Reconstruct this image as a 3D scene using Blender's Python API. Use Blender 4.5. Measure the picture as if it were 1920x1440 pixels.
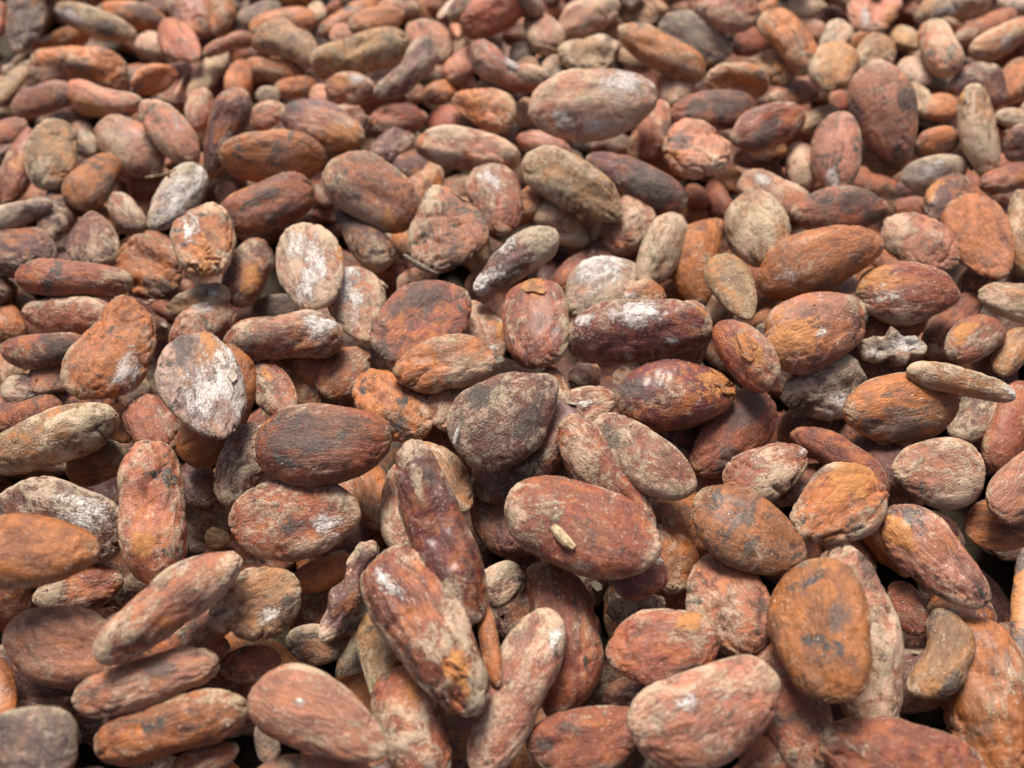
import bpy, math, random
import numpy as np
from mathutils import Vector, Matrix

# ------------------------------------------------------------------ camera, sky, sun, exposure
sc = bpy.context.scene
for o in list(bpy.data.objects):
    bpy.data.objects.remove(o)
H = 0.120                      # camera height above the mean top of the pile (metres)
PITCH = math.radians(53.0)     # looking down by this much
FPX = 1492.0                   # focal length in pixels of a 1920 px wide picture
cam_d = bpy.data.cameras.new('camera')
cam = bpy.data.objects.new('camera', cam_d)
sc.collection.objects.link(cam)
sc.camera = cam
cam.location = (0, 0, H)
cam.rotation_euler = (math.pi/2 - PITCH, 0, 0)
cam_d.sensor_width = 36.0
cam_d.lens = FPX/1920*36.0
cam_d.clip_start = 0.005
cam_d.clip_end = 50
cam_d.dof.use_dof = True
cam_d.dof.focus_distance = 0.140
cam_d.dof.aperture_fstop = 14.0

world = bpy.data.worlds.new("World")
sc.world = world
world.use_nodes = True
wn = world.node_tree
wn.nodes.clear()
sky = wn.nodes.new('ShaderNodeTexSky')
sky.sky_type = 'NISHITA'
sky.sun_disc = False
SUN_EL, SUN_AZ = math.radians(57), math.radians(-12)    # azimuth from +Y, to the left
sky.sun_elevation = SUN_EL
sky.sun_rotation = SUN_AZ
sky.air_density = 0.6
sky.dust_density = 6.0
sky.ozone_density = 1.0
bg = wn.nodes.new('ShaderNodeBackground')
bg.inputs['Strength'].default_value = 0.05
wo = wn.nodes.new('ShaderNodeOutputWorld')
wn.links.new(sky.outputs[0], bg.inputs['Color'])
wn.links.new(bg.outputs[0], wo.inputs['Surface'])

sun_d = bpy.data.lights.new('sun', 'SUN')
sun_d.energy = 2.3
sun_d.angle = math.radians(24)
sun_d.color = (1.0, 0.945, 0.86)
sun = bpy.data.objects.new('sun', sun_d)
sc.collection.objects.link(sun)
sdir = Vector((math.sin(SUN_AZ)*math.cos(SUN_EL), math.cos(SUN_AZ)*math.cos(SUN_EL), math.sin(SUN_EL)))
sun.rotation_euler = sdir.to_track_quat('Z', 'Y').to_euler()
sun.location = sdir*0.5

sc.render.engine = 'CYCLES'
sc.view_settings.view_transform = 'Standard'
sc.view_settings.look = 'None'
sc.view_settings.gamma = 1.0
sc.view_settings.exposure = 1.15

rng = np.random.default_rng(7)
COL = sc.collection

# ------------------------------------------------------------------ numeric noise
PERM = np.random.default_rng(3).permutation(256)
PERM = np.concatenate([PERM, PERM, PERM])
GR = np.random.default_rng(5).normal(size=(256, 3))
GR /= np.linalg.norm(GR, axis=1)[:, None]
def noise3(P):
    i = np.floor(P).astype(int)
    f = P - i
    i &= 255
    u = f*f*f*(f*(f*6-15)+10)
    r = 0
    for dx in (0, 1):
        wx = u[:, 0] if dx else 1-u[:, 0]
        a = PERM[i[:, 0]+dx]
        for dy in (0, 1):
            wy = u[:, 1] if dy else 1-u[:, 1]
            b = PERM[a+((i[:, 1]+dy) & 255)]
            for dz in (0, 1):
                wz = u[:, 2] if dz else 1-u[:, 2]
                g = GR[PERM[b+((i[:, 2]+dz) & 255)]]
                d = g[:, 0]*(f[:, 0]-dx)+g[:, 1]*(f[:, 1]-dy)+g[:, 2]*(f[:, 2]-dz)
                r = r + wx*wy*wz*d
    return r*1.5
def sstep(e0, e1, x):
    t = np.clip((x-e0)/(e1-e0), 0, 1)
    return t*t*(3-2*t)

# ------------------------------------------------------------------ picture geometry
CAMR = np.array(cam.rotation_euler.to_matrix())
CAMP = np.array([0, 0, H])
def ray(x, y):                       # direction with unit depth along the view axis
    return CAMR @ np.array([(x-960)/FPX, (720-y)/FPX, -1.0])
def project(P):
    q = (P-CAMP) @ CAMR              # = R^T (P-C)
    z = -q[..., 2]
    return np.stack([960+FPX*q[..., 0]/z, 720-FPX*q[..., 1]/z, z], -1)
DATA = """
# x1 y1 x2 y2 w layer tone dust shape spots | @landmark name | look
58 -30 38 102 78 3 G 5 e -|big olive-grey upright bean
-12 -15 -4 72 42 2 R 3 e -|dark red bean cut by the frame
103 15 256 70 52 3 T 5 s d:200,52,16;w:130,28,20|@the slim tan-dusted bean|slim tan-dusted bean aslant over an orange one
58 90 170 60 44 2 O 2 e w:80,72,12|small bright orange bean with a pale fleck
180 18 315 40 56 2 O 4 e d:275,25,30|orange bean with a dark olive patch
100 0 190 -10 40 2 P 5 e -|dusty bean top cut by the frame
335 -25 382 75 74 2 R 5 w -|pinkish veined upright bean
400 -25 425 66 58 2 O 1 q -|plain orange bean curving downward
303 38 365 118 68 3 R 1 f -|flat smooth red-brown bean
268 60 302 112 56 2 P 8 e -|pale mottled bean
378 98 480 66 36 3 R 3 q -|thin waisted pinkish bean
52 135 242 142 104 2 O 4 w g:110,145,45|big humped orange bean streaked with grey
-20 200 60 115 66 2 T 4 e -|yellow-brown slanting bean
25 120 78 98 26 1 T 6 s -|narrow tan sliver
20 205 145 165 58 3 R 5 s -|pinkish-brown peg-shaped bean
122 175 266 210 64 3 P 5 k o:160,200,24|blunt pale bean with an orange patch
266 190 372 305 74 3 P 6 e w:332,240,16|pale pink oblong bean with a grey-white spot
243 170 330 128 60 3 O 4 c d:255,165,12|short crumpled orange bean with a pointed tip
362 108 322 190 32 2 T 6 s -|narrow pale tan bean on end
424 94 355 188 44 2 T 7 w -|yellowish wrinkled leaning bean
385 165 365 245 56 2 R 4 e -|small brown bean wedged upright
462 108 435 195 56 2 O 3 e -|orange-brown upright bean
452 165 388 328 74 3 D 3 g -|long dark wedge-shaped bean
445 128 578 140 52 2 O 5 q -|long arched orange bean with pale dust
103 222 88 358 98 3.2 T 5 w -|@the swirl-creased tan bean|rounded tan bean with a swirling crease
140 228 172 298 52 2 G 6 e -|grey bean half hidden
192 222 300 328 95 2.3 P 4 e -|smooth pinkish-tan bean
228 288 262 348 60 1.2 R 3 e -|half-buried red bean
215 290 135 388 86 2.6 O 1 e d:205,345,18|plump orange-red bean
-20 262 50 228 48 2 R 3 e -|dull red bean at the picture's edge
58 238 12 388 62 2.4 R 2 w t:35,300,18|dark red bean with a ragged split
-10 295 48 255 26 1 D 3 s -|dark sliver of a bean
134 345 86 455 74 2.4 D 5 e -|dark purplish bean with freckled skin
-25 425 97 374 54 3 W 6 s -|cream-crusted tapering bean
-45 440 102 497 104 2.4 D 4 e -|big dark brown bean at the left edge
160 398 185 508 98 2.6 D 5 h -|wedge-shaped grey and red bean
165 392 225 440 56 1.5 O 1 e -|small orange bean partly hidden
212 362 262 442 56 2 D 6 e -|dull purple-pink bean
238 352 322 342 50 1.2 R 6 s -|dusty leaf-shaped bean
378 312 284 432 80 3.2 W 9 w w:350,350,44;w:320,395,30;g:365,375,14|@the crusty white bean|bean thickly crusted in white and green mould
365 386 402 520 118 3.8 O 6 c t:385,500,40;w:358,430,22|@the puckered bean|round tan-orange bean puckered by a deep central crease
412 418 588 352 92 2.9 R 2 e t:450,352,18;d:500,365,16|smooth chestnut bean with a straw-coloured edge
410 298 613 292 102 3.6 O 0 o -|@the clean orange oval|clean bright orange oval bean with fine dark lines
418 330 428 385 40 1 P 4 e -|pink bean mostly hidden
600 320 614 388 52 1.3 R 5 e -|brown bean tucked behind
222 470 335 540 108 2.6 O 5 c d:300,545,25|knobbly orange bean with golden highlights
27 517 250 530 72 3.3 R 3 s -|long blunt grooved brown bean
40 587 218 600 80 2.6 R 5 e -|blunt reddish bean pointing right
0 666 168 652 66 2.7 R 5 e d:110,650,30|smooth purplish-brown bean
255 560 165 757 150 3.6 O 4 w w:235,700,30|@the large lumpy orange bean|large lumpy orange bean standing on end
-10 555 32 640 60 1.2 O 2 e -|shaded orange bean at the left edge
-18 600 12 655 42 1 T 4 e -|tan bean end at the left edge
312 582 432 548 58 2.6 T 5 c w:398,548,10;d:392,548,10|curled tan bean with a white chip
434 570 316 652 80 2.4 R 4 w w:390,572,20|reddish folded bean
492 448 436 574 80 2.4 D 4 e o:470,520,20|dark bean with an orange lower half
472 590 562 572 58 1.2 G 5 e -|low grey-brown bean
360 625 392 828 162 4.3 W 3 f w:425,700,60;d:345,660,24;o:400,650,34;p:375,795,30;w:380,740,40|@the chalk-faced bean|broken-faced bean with a chalky white and pink front
448 650 366 878 122 3.4 O 1 e -|orange bean sheltering under the chalk-faced one
414 640 645 622 92 3.4 R 5 w w:600,608,26;g:465,640,30|@the pale-ridged red bean|long red bean with pale peeling ridges
562 418 602 580 126 3.3 P 7 f w:560,468,22;w:590,500,40;w:575,545,24;t:640,480,20|@the ragged-rimmed pale bean|pale pink oval bean with a ragged whitish rim
655 498 682 645 112 3.1 P 8 g w:650,545,40;d:640,600,14|whitish mottled bean tapering downward
632 385 728 502 72 2.4 D 6 e d:640,400,26|dark slanting bean with slate blotches
590 378 632 408 44 1.2 R 3 e -|shaded brown bean tip
615 305 784 412 120 3.5 P 5 o o:735,420,22|plump pinkish-tan oval bean
790 295 800 388 76 1.3 O 2 e -|orange wedge showing between beans
835 345 846 512 148 3.4 P 5 j d:860,505,40|broad triangular pinkish bean
862 370 905 495 52 2.2 T 5 s -|tan rim of a bean behind
742 428 776 482 42 1 O 3 e -|small orange bean in a gap
686 492 792 520 56 1.2 R 3 w -|low red bean below a bent twig
745 548 812 508 52 1.6 P 4 e -|dusty pink bean top
706 664 872 540 142 3.6 R 2 f d:705,670,28;d:790,560,40|@the broad mahogany bean|broad flattened mahogany bean tilted up to the right
737 702 942 658 102 3.8 O 4 w w:930,650,12|speckled orange bean lying nearly level
888 562 928 684 86 2.4 P 7 e o:940,620,16|mottled pale bean behind
888 548 1042 430 78 3.6 D 7 w w:900,530,30;w:935,450,34;d:960,510,20|purple bean frosted with silvery white
990 432 1106 435 62 2.2 T 6 q -|tan curved bean
1044 552 1122 468 62 1.4 R 2 w -|folded red-brown bean
1014 542 1044 490 40 1 D 3 e -|dark bean in a gap
998 522 1012 692 122 3.5 R 3 e t:1000,538,26;g:1005,555,12|@the tan-capped bean|plump red-brown bean with a torn tan cap
1058 574 1206 498 118 2.7 W 7 e w:1130,500,50|@the powdery white bean|rounded bean powdered white on top
1274 402 1204 540 78 2.8 T 8 g -|pale grooved bean tapering to a point
1168 570 1246 545 64 2.8 O 3 e w:1178,556,14|small orange-pink bean with a white fleck
1058 632 1336 604 118 3.8 X 4 b w:1190,590,34;w:1100,600,12;w:1260,640,12;w:1180,670,10;o:1325,580,12|@the dark red mould-topped bean|dark red bean topped by white mould
908 308 954 442 98 3.2 R 5 e w:920,335,24|stout upright brown bean with gold specks
984 292 1170 400 98 3.7 T 6 e -|@the streaky buff bean|long buff bean streaked with dark red
1140 350 1200 472 112 2.3 P 6 e -|pink bean with a pale scaly patch
1098 296 1288 386 78 3.2 D 3 e d:1215,345,38|dark long bean with a blue-black blotch
1328 404 1284 572 96 2.6 O 1 k -|tall smooth orange bean narrowing at its waist
1282 402 1332 396 42 1 O 1 e -|orange rim peeping out
1346 476 1402 602 84 3.6 T 4 g g:1350,500,14|hooked tan-orange bean
1388 362 1456 506 122 3.2 T 7 e -|dark mottled bean flecked with cream
1420 534 1652 440 120 3.7 O 1 o w:1480,520,16|@the long glossy chestnut bean|long smooth orange-brown bean with dark streaks
1482 402 1667 388 92 3.0 R 2 e d:1615,375,26;d:1650,410,22|brown bean with a torn dark end
1388 332 1516 398 72 2.4 P 6 e w:1425,335,14|dusty mauve-brown bean
1292 345 1322 392 42 1.4 R 2 e -|small red bean low in the pile
1330 338 1364 416 48 1.2 R 3 e -|narrow brown bean low in the pile
1342 310 1398 362 46 1.2 O 2 e -|shaded orange bean low down
1436 668 1612 568 142 3.7 P 3 e w:1545,620,10;o:1470,640,50|big golden-pink bean curling at one end
1408 612 1484 580 42 2.2 O 3 e -|brown bean end under a bigger one
1410 626 1446 620 32 3.2 G 8 c -|tiny black and grey crumb-like bean
1346 604 1456 726 92 4.2 R 2 e o:1400,655,24|@the orange-flaked red bean|red-brown bean with peeling orange flakes
1318 560 1378 604 46 1.4 T 6 e -|tan bean low in the pile
1420 582 1482 560 48 1 D 3 e -|dark red bean in shadow
1608 656 1738 644 74 3.1 G 8 n w:1700,640,22;w:1640,660,12|@the knobbly grey lump|knobbly grey and white lump of stuck husk
1662 408 1792 502 102 3.1 P 5 w -|dented pinkish bean
1798 368 1874 526 128 3.3 O 1 f -|@the sliced-looking orange bean|flat-faced orange bean with a fibrous rim
1812 332 1756 420 96 2.6 D 4 e o:1745,350,20|round dark bean with orange edges
1842 388 1902 402 62 1.6 R 6 e -|dull brown bean
1910 355 1925 520 72 3.1 T 4 e -|upright tan bean cut by the right edge
1676 382 1742 402 52 1.6 R 3 e -|red-brown bean glimpsed behind
1652 368 1702 402 42 1.5 T 6 e -|tan end of a hidden bean
1604 556 1800 542 120 3.3 R 5 e o:1640,520,30;w:1665,550,18|large reddish bean with a golden corner
1828 548 1742 672 78 1.6 R 1 e -|smooth brown bean in shade
1834 548 1960 580 72 3.1 T 6 s -|olive-tan bean poking out at the right edge
1872 598 1776 672 82 3.1 R 3 e o:1805,625,16|kidney-shaped brown bean with an orange stripe
1928 612 1868 702 62 2.6 T 5 e -|tan and brown leaning bean
1700 690 1906 742 54 3.9 T 7 s w:1895,735,14|@the thin stick-like bean|thin stick-like tan bean with a white tip
1580 782 1803 748 130 3.7 O 2 o d:1700,800,40;d:1640,800,20|@the orange oval with a slit|glossy orange oval bean with a small dark slit
1464 748 1626 712 120 2.5 G 9 w g:1500,760,26;w:1580,760,24|@the mouldy olive bean|bean furred with olive-grey mould
1856 736 1798 832 88 1.9 D 7 e -|greyish bean sheltered behind
1494 796 1672 932 76 2.6 R 1 q -|long smooth sausage-like red bean
1362 928 1512 842 108 3.1 R 6 w w:1500,850,10|fibrous red bean with a forked crease
1488 1002 1652 898 152 3.6 O 5 w d:1540,865,20;o:1600,890,40|@the orange bean with a dark rim|lumpy orange bean with a black and white rim
1300 935 1505 1062 142 4.0 O 2 o g:1330,1040,40|@the big amber bean|big plump amber bean
1112 790 1298 928 106 3.8 R 7 e d:1140,820,22|dusty rose-brown oblong bean
1152 748 1380 732 132 3.7 X 1 o o:1352,715,34;g:1232,715,24;d:1180,730,26|@the glossy orange-tipped bean|glossy dark red bean with an orange torn end
1444 738 1308 892 112 2.6 R 1 e d:1400,770,34;d:1360,860,20|long red-purple bean with black smears
1848 878 1674 902 134 3.2 P 5 g -|round pinkish bean pointed at its left
1864 968 1978 848 104 3.4 P 5 e -|dusty brown bean cut by the right edge
1806 985 1965 985 96 2.3 O 1 f -|dark orange dished bean
1922 715 1862 885 82 1.9 R 2 e -|dim upright red bean
1660 958 1852 1132 120 3.5 P 4 w o:1680,1000,30|@the silky wrinkled bean|silky pinkish bean with long wrinkles
1588 1018 1652 1382 142 3.0 P 8 w d:1630,1050,22;w:1715,1260,14|@the long pale fibrous bean|very long pale fibrous bean
1518 1048 1558 1322 190 4.0 O 0 o d:1570,1150,26|@the smooth orange egg-shaped bean|smooth orange egg-shaped bean with soft wrinkles
1682 1088 1724 1192 64 2.4 R 3 e -|small red bean squeezed in
1800 1150 1738 1316 104 3.1 T 3 q d:1780,1290,20|hook-shaped brown bean with creases
1825 1155 1872 1472 172 2.7 O 2 w -|@the huge smooth orange bean|huge smooth orange-brown bean at the right
1928 1028 1912 1242 92 3.0 G 2 e o:1915,1120,36|dark-rimmed bean cut by the right edge
1525 1400 1850 1475 172 3.4 R 3 e -|blurred reddish bean along the bottom edge
1392 1445 1512 1398 92 2.6 R 5 e w:1500,1415,16|small red bean with a pale tip
1192 1400 1466 1282 188 4.1 P 5 o w:1290,1320,22|@the big dusty pink bean|big dusty pink bean at the bottom
1136 1232 1350 1196 148 3.6 R 5 e d:1300,1260,26;o:1290,1165,18|stout frosted red bean
1128 1310 1245 1290 62 1.8 D 3 e -|dark bean in the shade
988 1412 1215 1372 130 3.0 R 3 e g:1065,1360,18|brown bean with grey patches at the bottom
1042 1050 1082 1344 128 2.9 R 3 q d:1110,1110,26|tall bent brown bean
1035 1142 895 1455 116 3.4 P 6 e w:1040,1195,14|long dusty pink bean slanting down
716 1034 898 1342 162 4.1 R 5 w o:855,1258,26;w:730,1095,24|@the big red flake-marked bean|big dusty red bean with an orange flake mark
758 828 888 1172 116 4.7 X 4 w g:800,880,24|@the steep dark red bean|steep narrow dark red bean rising toward the camera
904 1125 932 1290 36 3.7 O 2 s -|orange papery husk strip
745 868 754 1048 76 2.4 P 6 w -|slim pinkish ridged bean
792 825 876 962 84 3.0 T 5 w o:795,830,14|grey-brown bean with torn skin
858 850 1042 708 168 4.1 D 5 g d:900,740,26;d:985,790,30;g:860,800,20|@the broad grey-purple bean|broad grey-purple bean with a pointed right end
816 800 880 716 84 3.1 P 7 e -|pale dusty bean behind a broad one
1026 688 1060 765 42 3.0 P 7 e -|pale bean rim peeping out
682 696 792 826 116 3.0 O 4 w d:755,800,20|crumpled orange bean with a torn hole
604 742 692 658 88 2.3 R 3 e -|reddish shaded bean
526 700 602 762 66 1.9 O 1 e -|small smooth orange bean
478 678 548 792 78 2.9 R 5 w t:500,700,14|brown bean with tan scuffs
478 838 735 832 156 4.1 R 1 o d:560,815,44;o:480,790,18|@the dark-blotched oval|smooth red-orange oval bean with a slate blotch
502 788 414 945 96 2.9 D 6 e -|dusty mauve bean half covered
428 980 677 962 160 3.7 R 5 o d:545,985,18;w:610,985,24|plump mottled red bean
686 872 714 995 72 1.9 O 3 w -|rough orange-brown bean in shade
268 825 302 1116 132 3.5 P 5 w o:270,1030,22|@the tall ridged pink bean|tall ridged pink and orange bean
258 742 312 852 92 2.6 R 5 w -|matt brown bean
214 758 236 832 52 2.0 O 1 e -|tiny orange sliver
-42 872 222 776 104 3.6 T 6 s -|@the long buff-skinned bean|long buff-skinned bean with dark patches
-22 802 118 760 60 3.0 R 2 e -|red bean end above a long buff bean
124 888 237 845 78 2.2 O 2 e d:190,840,20|orange bean under a dark torn skin
0 735 116 725 62 2.0 D 6 e -|dark rough bean
-8 945 236 1012 152 3.1 D 5 e w:160,960,44|@the purple-grey spotted bean|big purple-grey bean with mouldy white spots
-75 1035 188 1032 140 5.2 O 0 o -|@the blurred orange bean|blurred smooth orange bean at the left edge
338 870 396 948 82 1.8 D 4 e -|dark brown bean in a hollow
384 1008 432 1012 42 1.2 T 4 e -|little bean tip in the dark
175 1232 446 1036 106 4.5 P 6 s w:340,1045,18|@the long pale pink bean|long pale pink sausage-shaped bean
394 1178 562 1092 134 3.5 T 5 c w:505,1150,18;d:540,1125,12|rounded brown bean with cracked pale spots
6 1185 238 1240 156 3.6 P 3 o g:95,1145,12|smooth peach-brown bean
60 1125 232 1088 88 2.4 R 4 e -|shadowed reddish bean
134 1318 412 1242 96 4.0 P 5 w d:300,1255,20;g:165,1310,24|rumpled pink and grey bean
174 1398 466 1326 108 3.5 O 2 w g:350,1365,20|dark orange gnarled bean
408 1252 528 1242 72 2.2 R 5 e -|brown bean under its neighbours
474 1285 732 1398 150 4.4 P 4 g w:562,1315,12;d:690,1290,20|@the pale egg-shaped bean|pale pink egg-shaped bean with a shiny spot
490 1348 510 1432 46 2.4 G 6 s -|pale grey sliver under an egg-shaped bean
470 1458 702 1452 82 3.3 P 5 e -|dusty bean cut by the bottom edge
324 1445 450 1408 62 2.8 R 4 e -|red bean peeking in at the bottom
-55 1425 150 1398 165 5.0 G 4 e -|@the blurred grey bean|blurred grey-mauve bean in the bottom left corner
-10 1235 10 1352 60 2.8 O 3 e -|orange bean rim at the left edge
40 1305 132 1342 74 1.8 D 4 e -|dark out-of-focus bean
700 1145 745 1332 92 2.6 T 4 w -|tan-edged upright bean
745 1250 808 1485 136 2.9 R 4 e o:770,1290,16|orange-brown upright bean at the bottom
702 1014 604 1204 62 3.2 D 5 n -|@the twisted shrivelled bean|twisted shrivelled dark bean
610 1195 702 1118 62 2.2 G 5 w -|grey shrivelled bean
534 1205 652 1212 76 1.8 G 5 e -|dim greyish bean
545 1096 686 1050 60 2.2 O 1 s -|smooth orange sliver of a bean
898 1122 978 1068 76 2.9 D 7 w -|purple bean end netted with white
904 898 982 1048 112 1.9 D 2 e -|dark brown bean in deep shade
950 932 1236 1048 166 4.3 R 4 o g:1105,975,18|@the frosted crimson bean|large frosted crimson bean
1048 788 1218 1004 106 3.4 R 6 e -|narrow-topped dusty red bean
1048 782 1152 740 76 2.8 R 5 e w:1090,752,14|small brown bean with a pale speck
1148 1098 1246 1055 92 3.2 X 3 e w:1225,1050,16|glossy orange and black bean end
1232 955 1276 1112 102 2.3 O 3 e -|shaded brown-orange bean
1328 1038 1402 1232 156 3.3 P 4 e d:1430,1135,14|smooth dusty bean with a hairline crack
1138 1152 1248 1130 52 2.1 D 5 w -|slim dark grooved bean
1068 692 1124 720 62 1.6 D 3 e -|dark bean deep in a gap
428 -5 468 15 36 2 W 7 c -|crumbly pale-green scrap
448 46 526 8 46 2 G 5 e -|grey-backed bean
468 62 592 32 62 2.5 O 3 e -|bright orange-backed bean
478 55 606 102 76 3 T 4 q -|curved brown bean
482 95 516 98 28 1 O 2 e -|tiny orange bean
500 -15 590 -6 40 2 O 1 e -|orange bean at the very top
590 2 602 48 32 2 T 6 e -|small tan upright bean
598 66 716 4 52 2.5 O 2 e -|long orange bean rising right
610 26 682 4 36 2 R 1 e -|short red bean at the top
700 16 786 10 42 2.5 P 7 e -|pale scaly bean at the top
790 -6 846 12 52 2 R 2 e -|red bean cut by the top edge
654 56 760 26 58 3 O 4 e -|yellow-orange bean
620 76 662 50 42 2.5 P 4 e -|pale bean end
584 132 764 76 80 3.2 T 4 w g:730,58,20|@the deeply furrowed bean|large furrowed brown bean
768 40 846 112 72 2.5 P 6 e -|pale rounded bean with a buff top
714 192 816 80 64 3.6 D 6 k d:805,85,14|@the grey kidney-shaped bean|grey-brown kidney-shaped bean
608 166 702 165 62 3 R 4 e o:640,150,14;w:665,150,12|gold-glinting brown bean
584 165 626 196 46 2.5 P 5 e -|small pink bean end
514 172 596 155 40 2 O 3 e -|slim orange-buff bean
480 186 526 180 44 2.5 G 8 e -|small round grey bean
468 236 532 195 52 2.5 P 6 e -|cream-topped bean
526 208 684 264 92 3.3 D 4 e o:650,265,36;d:545,190,14|two-toned bean, half slate, half orange
620 200 682 252 70 2.7 P 8 n -|chalky knobbed bean
682 236 802 214 62 2.5 R 5 w -|ridged brown bean
778 232 700 312 62 2 D 6 w o:750,228,10|slate-coloured cracked bean
680 265 706 280 30 1 P 6 e -|pale scrap
818 203 852 252 64 2 R 1 e -|smooth rosy bean
790 190 856 160 46 2 O 2 e -|blunt orange bean
760 190 796 165 36 1 R 4 e -|faint brown bean in shade
862 52 986 -2 78 4 R 0 w -|@the smooth red bean at the top|smooth red-orange bean with dark grain lines
822 36 856 -6 16 2.5 W 7 s -|pale stick-like scrap
850 40 860 76 20 2.2 O 3 s -|narrow orange scrap
834 148 932 74 52 2.5 P 5 w -|pinkish bean with a pale split edge
878 95 1022 168 68 3.6 R 5 k w:955,115,12|@the crooked pink bean|crooked pink bean bent in the middle
954 106 1006 94 44 2.5 G 7 e -|rounded grey bean
970 115 1010 126 30 2.8 T 5 c -|tiny tan crumb
994 18 1042 102 70 3 P 6 e -|pinkish-tan lumpy bean
940 66 1002 58 56 2 R 6 e -|dusty brown bean
1048 58 1162 4 74 3 P 8 e -|pale gold dusted bean
1118 66 1202 30 48 2.5 P 7 e -|pale orange bean
1168 14 1232 36 50 3 T 6 c -|crumpled straw-edged bean
1158 54 1322 142 70 3.1 O 5 e -|@the long peach bean|long peach-orange bean
1238 38 1372 102 92 2.5 G 5 f -|@the flat slate-grey bean|flat slate-grey bean
1050 122 1162 88 76 3 T 8 c d:1142,72,8|rough bean topped by a black stem end
1160 95 1226 122 52 2.6 T 8 c -|warty yellowish bean
1018 146 1056 104 38 2.5 W 7 c -|pale crinkled scrap
990 212 1234 178 138 4.5 P 8 o w:1170,155,40;w:1060,225,26;w:1120,240,24;d:1110,160,10|@the big pink-white oval|big pink oval bean crusted with white
850 178 966 224 80 3.1 O 5 c t:890,185,20|@the knotty golden bean|round knotty golden bean
854 162 888 143 32 2 P 5 e -|small pale bean piece
974 236 994 184 38 2 T 4 e -|small brown bean behind
968 258 1072 286 48 2 P 5 e -|low pinkish bean
778 262 976 298 80 3.2 P 7 w g:830,320,24|pale furrowed pink bean
1238 186 1218 298 64 3 R 2 e d:1245,240,14|slim orange-red upright bean
1265 118 1272 202 72 2.6 P 9 e -|pale green-tinged bean
1108 278 1192 268 46 1 D 3 e -|dark bean in the shadow
1214 0 1252 24 24 2 T 5 s -|thin tan stick-like bean
1250 4 1302 12 42 2 R 3 e -|brown bean at the top
994 5 1062 15 46 2 R 4 e -|brownish bean near the top edge
1296 -4 1424 34 88 3.6 R 4 w -|@the veined brown oval|veined brown oval bean cut by the top edge
1424 4 1452 22 42 2.5 O 2 e -|orange bean end
1438 18 1526 132 74 3.6 O 3 e t:1490,50,12|@the leaning orange bean|leaning orange bean with a torn fibre strip
1370 92 1436 68 56 2 R 2 e -|smooth dim red bean
1504 44 1546 66 40 2 O 1 e -|round orange bean tip
1474 4 1542 16 52 2.5 T 7 e -|brown bean with straw flecks
1520 36 1588 28 42 1.5 D 3 e -|dim dark bean
1640 -28 1640 66 102 3 P 6 c w:1625,35,18;o:1670,30,16|broad orange-white bean with a mouldy spot
1588 42 1546 98 56 2.6 W 6 e -|cream-speckled bean
1412 102 1488 150 70 3 T 6 c o:1460,125,10|knotted bean with a curled dry rim
1322 142 1442 164 76 3.1 O 4 c d:1430,140,10|pinched orange-pink bean
1440 186 1536 164 50 2.5 R 4 e -|low brown bean
1582 78 1542 172 84 3.6 T 5 e -|@the plump tan bean|plump tan pear-shaped bean
1594 86 1642 74 42 2.5 O 3 e -|small orange bean behind
1666 68 1612 144 70 3.1 T 6 w -|wrinkled buff bean
1630 114 1688 300 126 4.0 P 3 o d:1705,185,26;d:1605,205,14;d:1685,285,14|@the large black-blotched bean|large tan and red bean with black blotches
1256 212 1423 204 78 3.6 R 2 e d:1370,190,34;d:1310,200,18|brown bean with a black painted-looking stripe
1370 264 1510 210 82 3.6 R 4 e d:1440,245,24|rosy bean with a grey lower flank
1374 302 1476 280 52 2 D 3 e o:1465,285,10|near-black bean with an orange tip
1242 282 1371 276 114 3.7 P 6 c o:1262,290,10;d:1275,265,16|@the ball-shaped bean|ball-shaped pinkish bean with wrinkled skin
1498 246 1572 204 46 2 T 6 e -|buff bean behind
1568 208 1566 368 94 3.5 P 4 g w:1560,335,14|@the upright peach bean|upright peach-coloured bean
1500 265 1510 362 66 2.5 R 6 e -|dull mauve bean beside the peach one
1554 190 1592 190 42 1.4 R 5 e -|faint brown bean
1612 288 1710 302 70 2.5 T 4 k -|banana-curved brown bean
1690 112 1742 160 56 2.6 W 5 w -|caramel-striped pale bean
1698 156 1736 212 56 2.6 T 8 c -|scaly straw-coloured bean
1680 48 1716 98 52 2.5 T 5 e -|soft tan bean
1688 -6 1712 30 38 2 R 3 e -|reddish bean at the top
1714 40 1860 -22 78 3.1 T 5 e w:1765,20,24|@the top-edge bean with yellow mould|tan bean with a yellowish mould patch
1736 40 1788 142 74 3.6 P 8 e -|@the pale oval|pale greyish-pink oval bean
1790 82 1908 24 48 2.6 R 4 e -|slim brown bean
1820 108 1945 38 56 3 O 6 e w:1890,75,18|orange bean with a frosted flank
1782 140 1892 162 70 3.1 D 4 q -|humped dark-brown bean
1926 108 1884 198 66 2.5 O 3 e -|orange-brown bean at the right edge
1870 0 1955 16 42 2.5 W 7 e -|mould-speckled bean in the corner
1744 150 1788 176 38 2 R 3 e -|dim red-brown bean
1724 214 1800 190 54 2.6 O 4 e -|small dusty orange bean
1716 266 1800 262 54 3 O 3 e d:1790,275,20|small dark bean with orange centre
1822 156 1846 337 74 3.6 T 9 w o:1795,165,14|@the hairy upright bean|hairy straw-coloured upright bean with a knob
1868 210 1938 236 40 2.5 W 7 s -|whitish narrow bean
1880 268 1955 270 74 3 D 4 e -|dark round bean at the right edge
1834 350 1948 320 52 3 R 3 w -|slim grooved brown bean
1690 336 1816 316 68 2.5 W 8 f w:1740,325,30|@the mouldy yellow-white bean|bean with a pale yellow mouldy hollow
1864 312 1902 300 38 1.4 R 3 e -|tiny brown bean
1680 368 1732 350 50 1 D 3 e -|almost black bean
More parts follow.
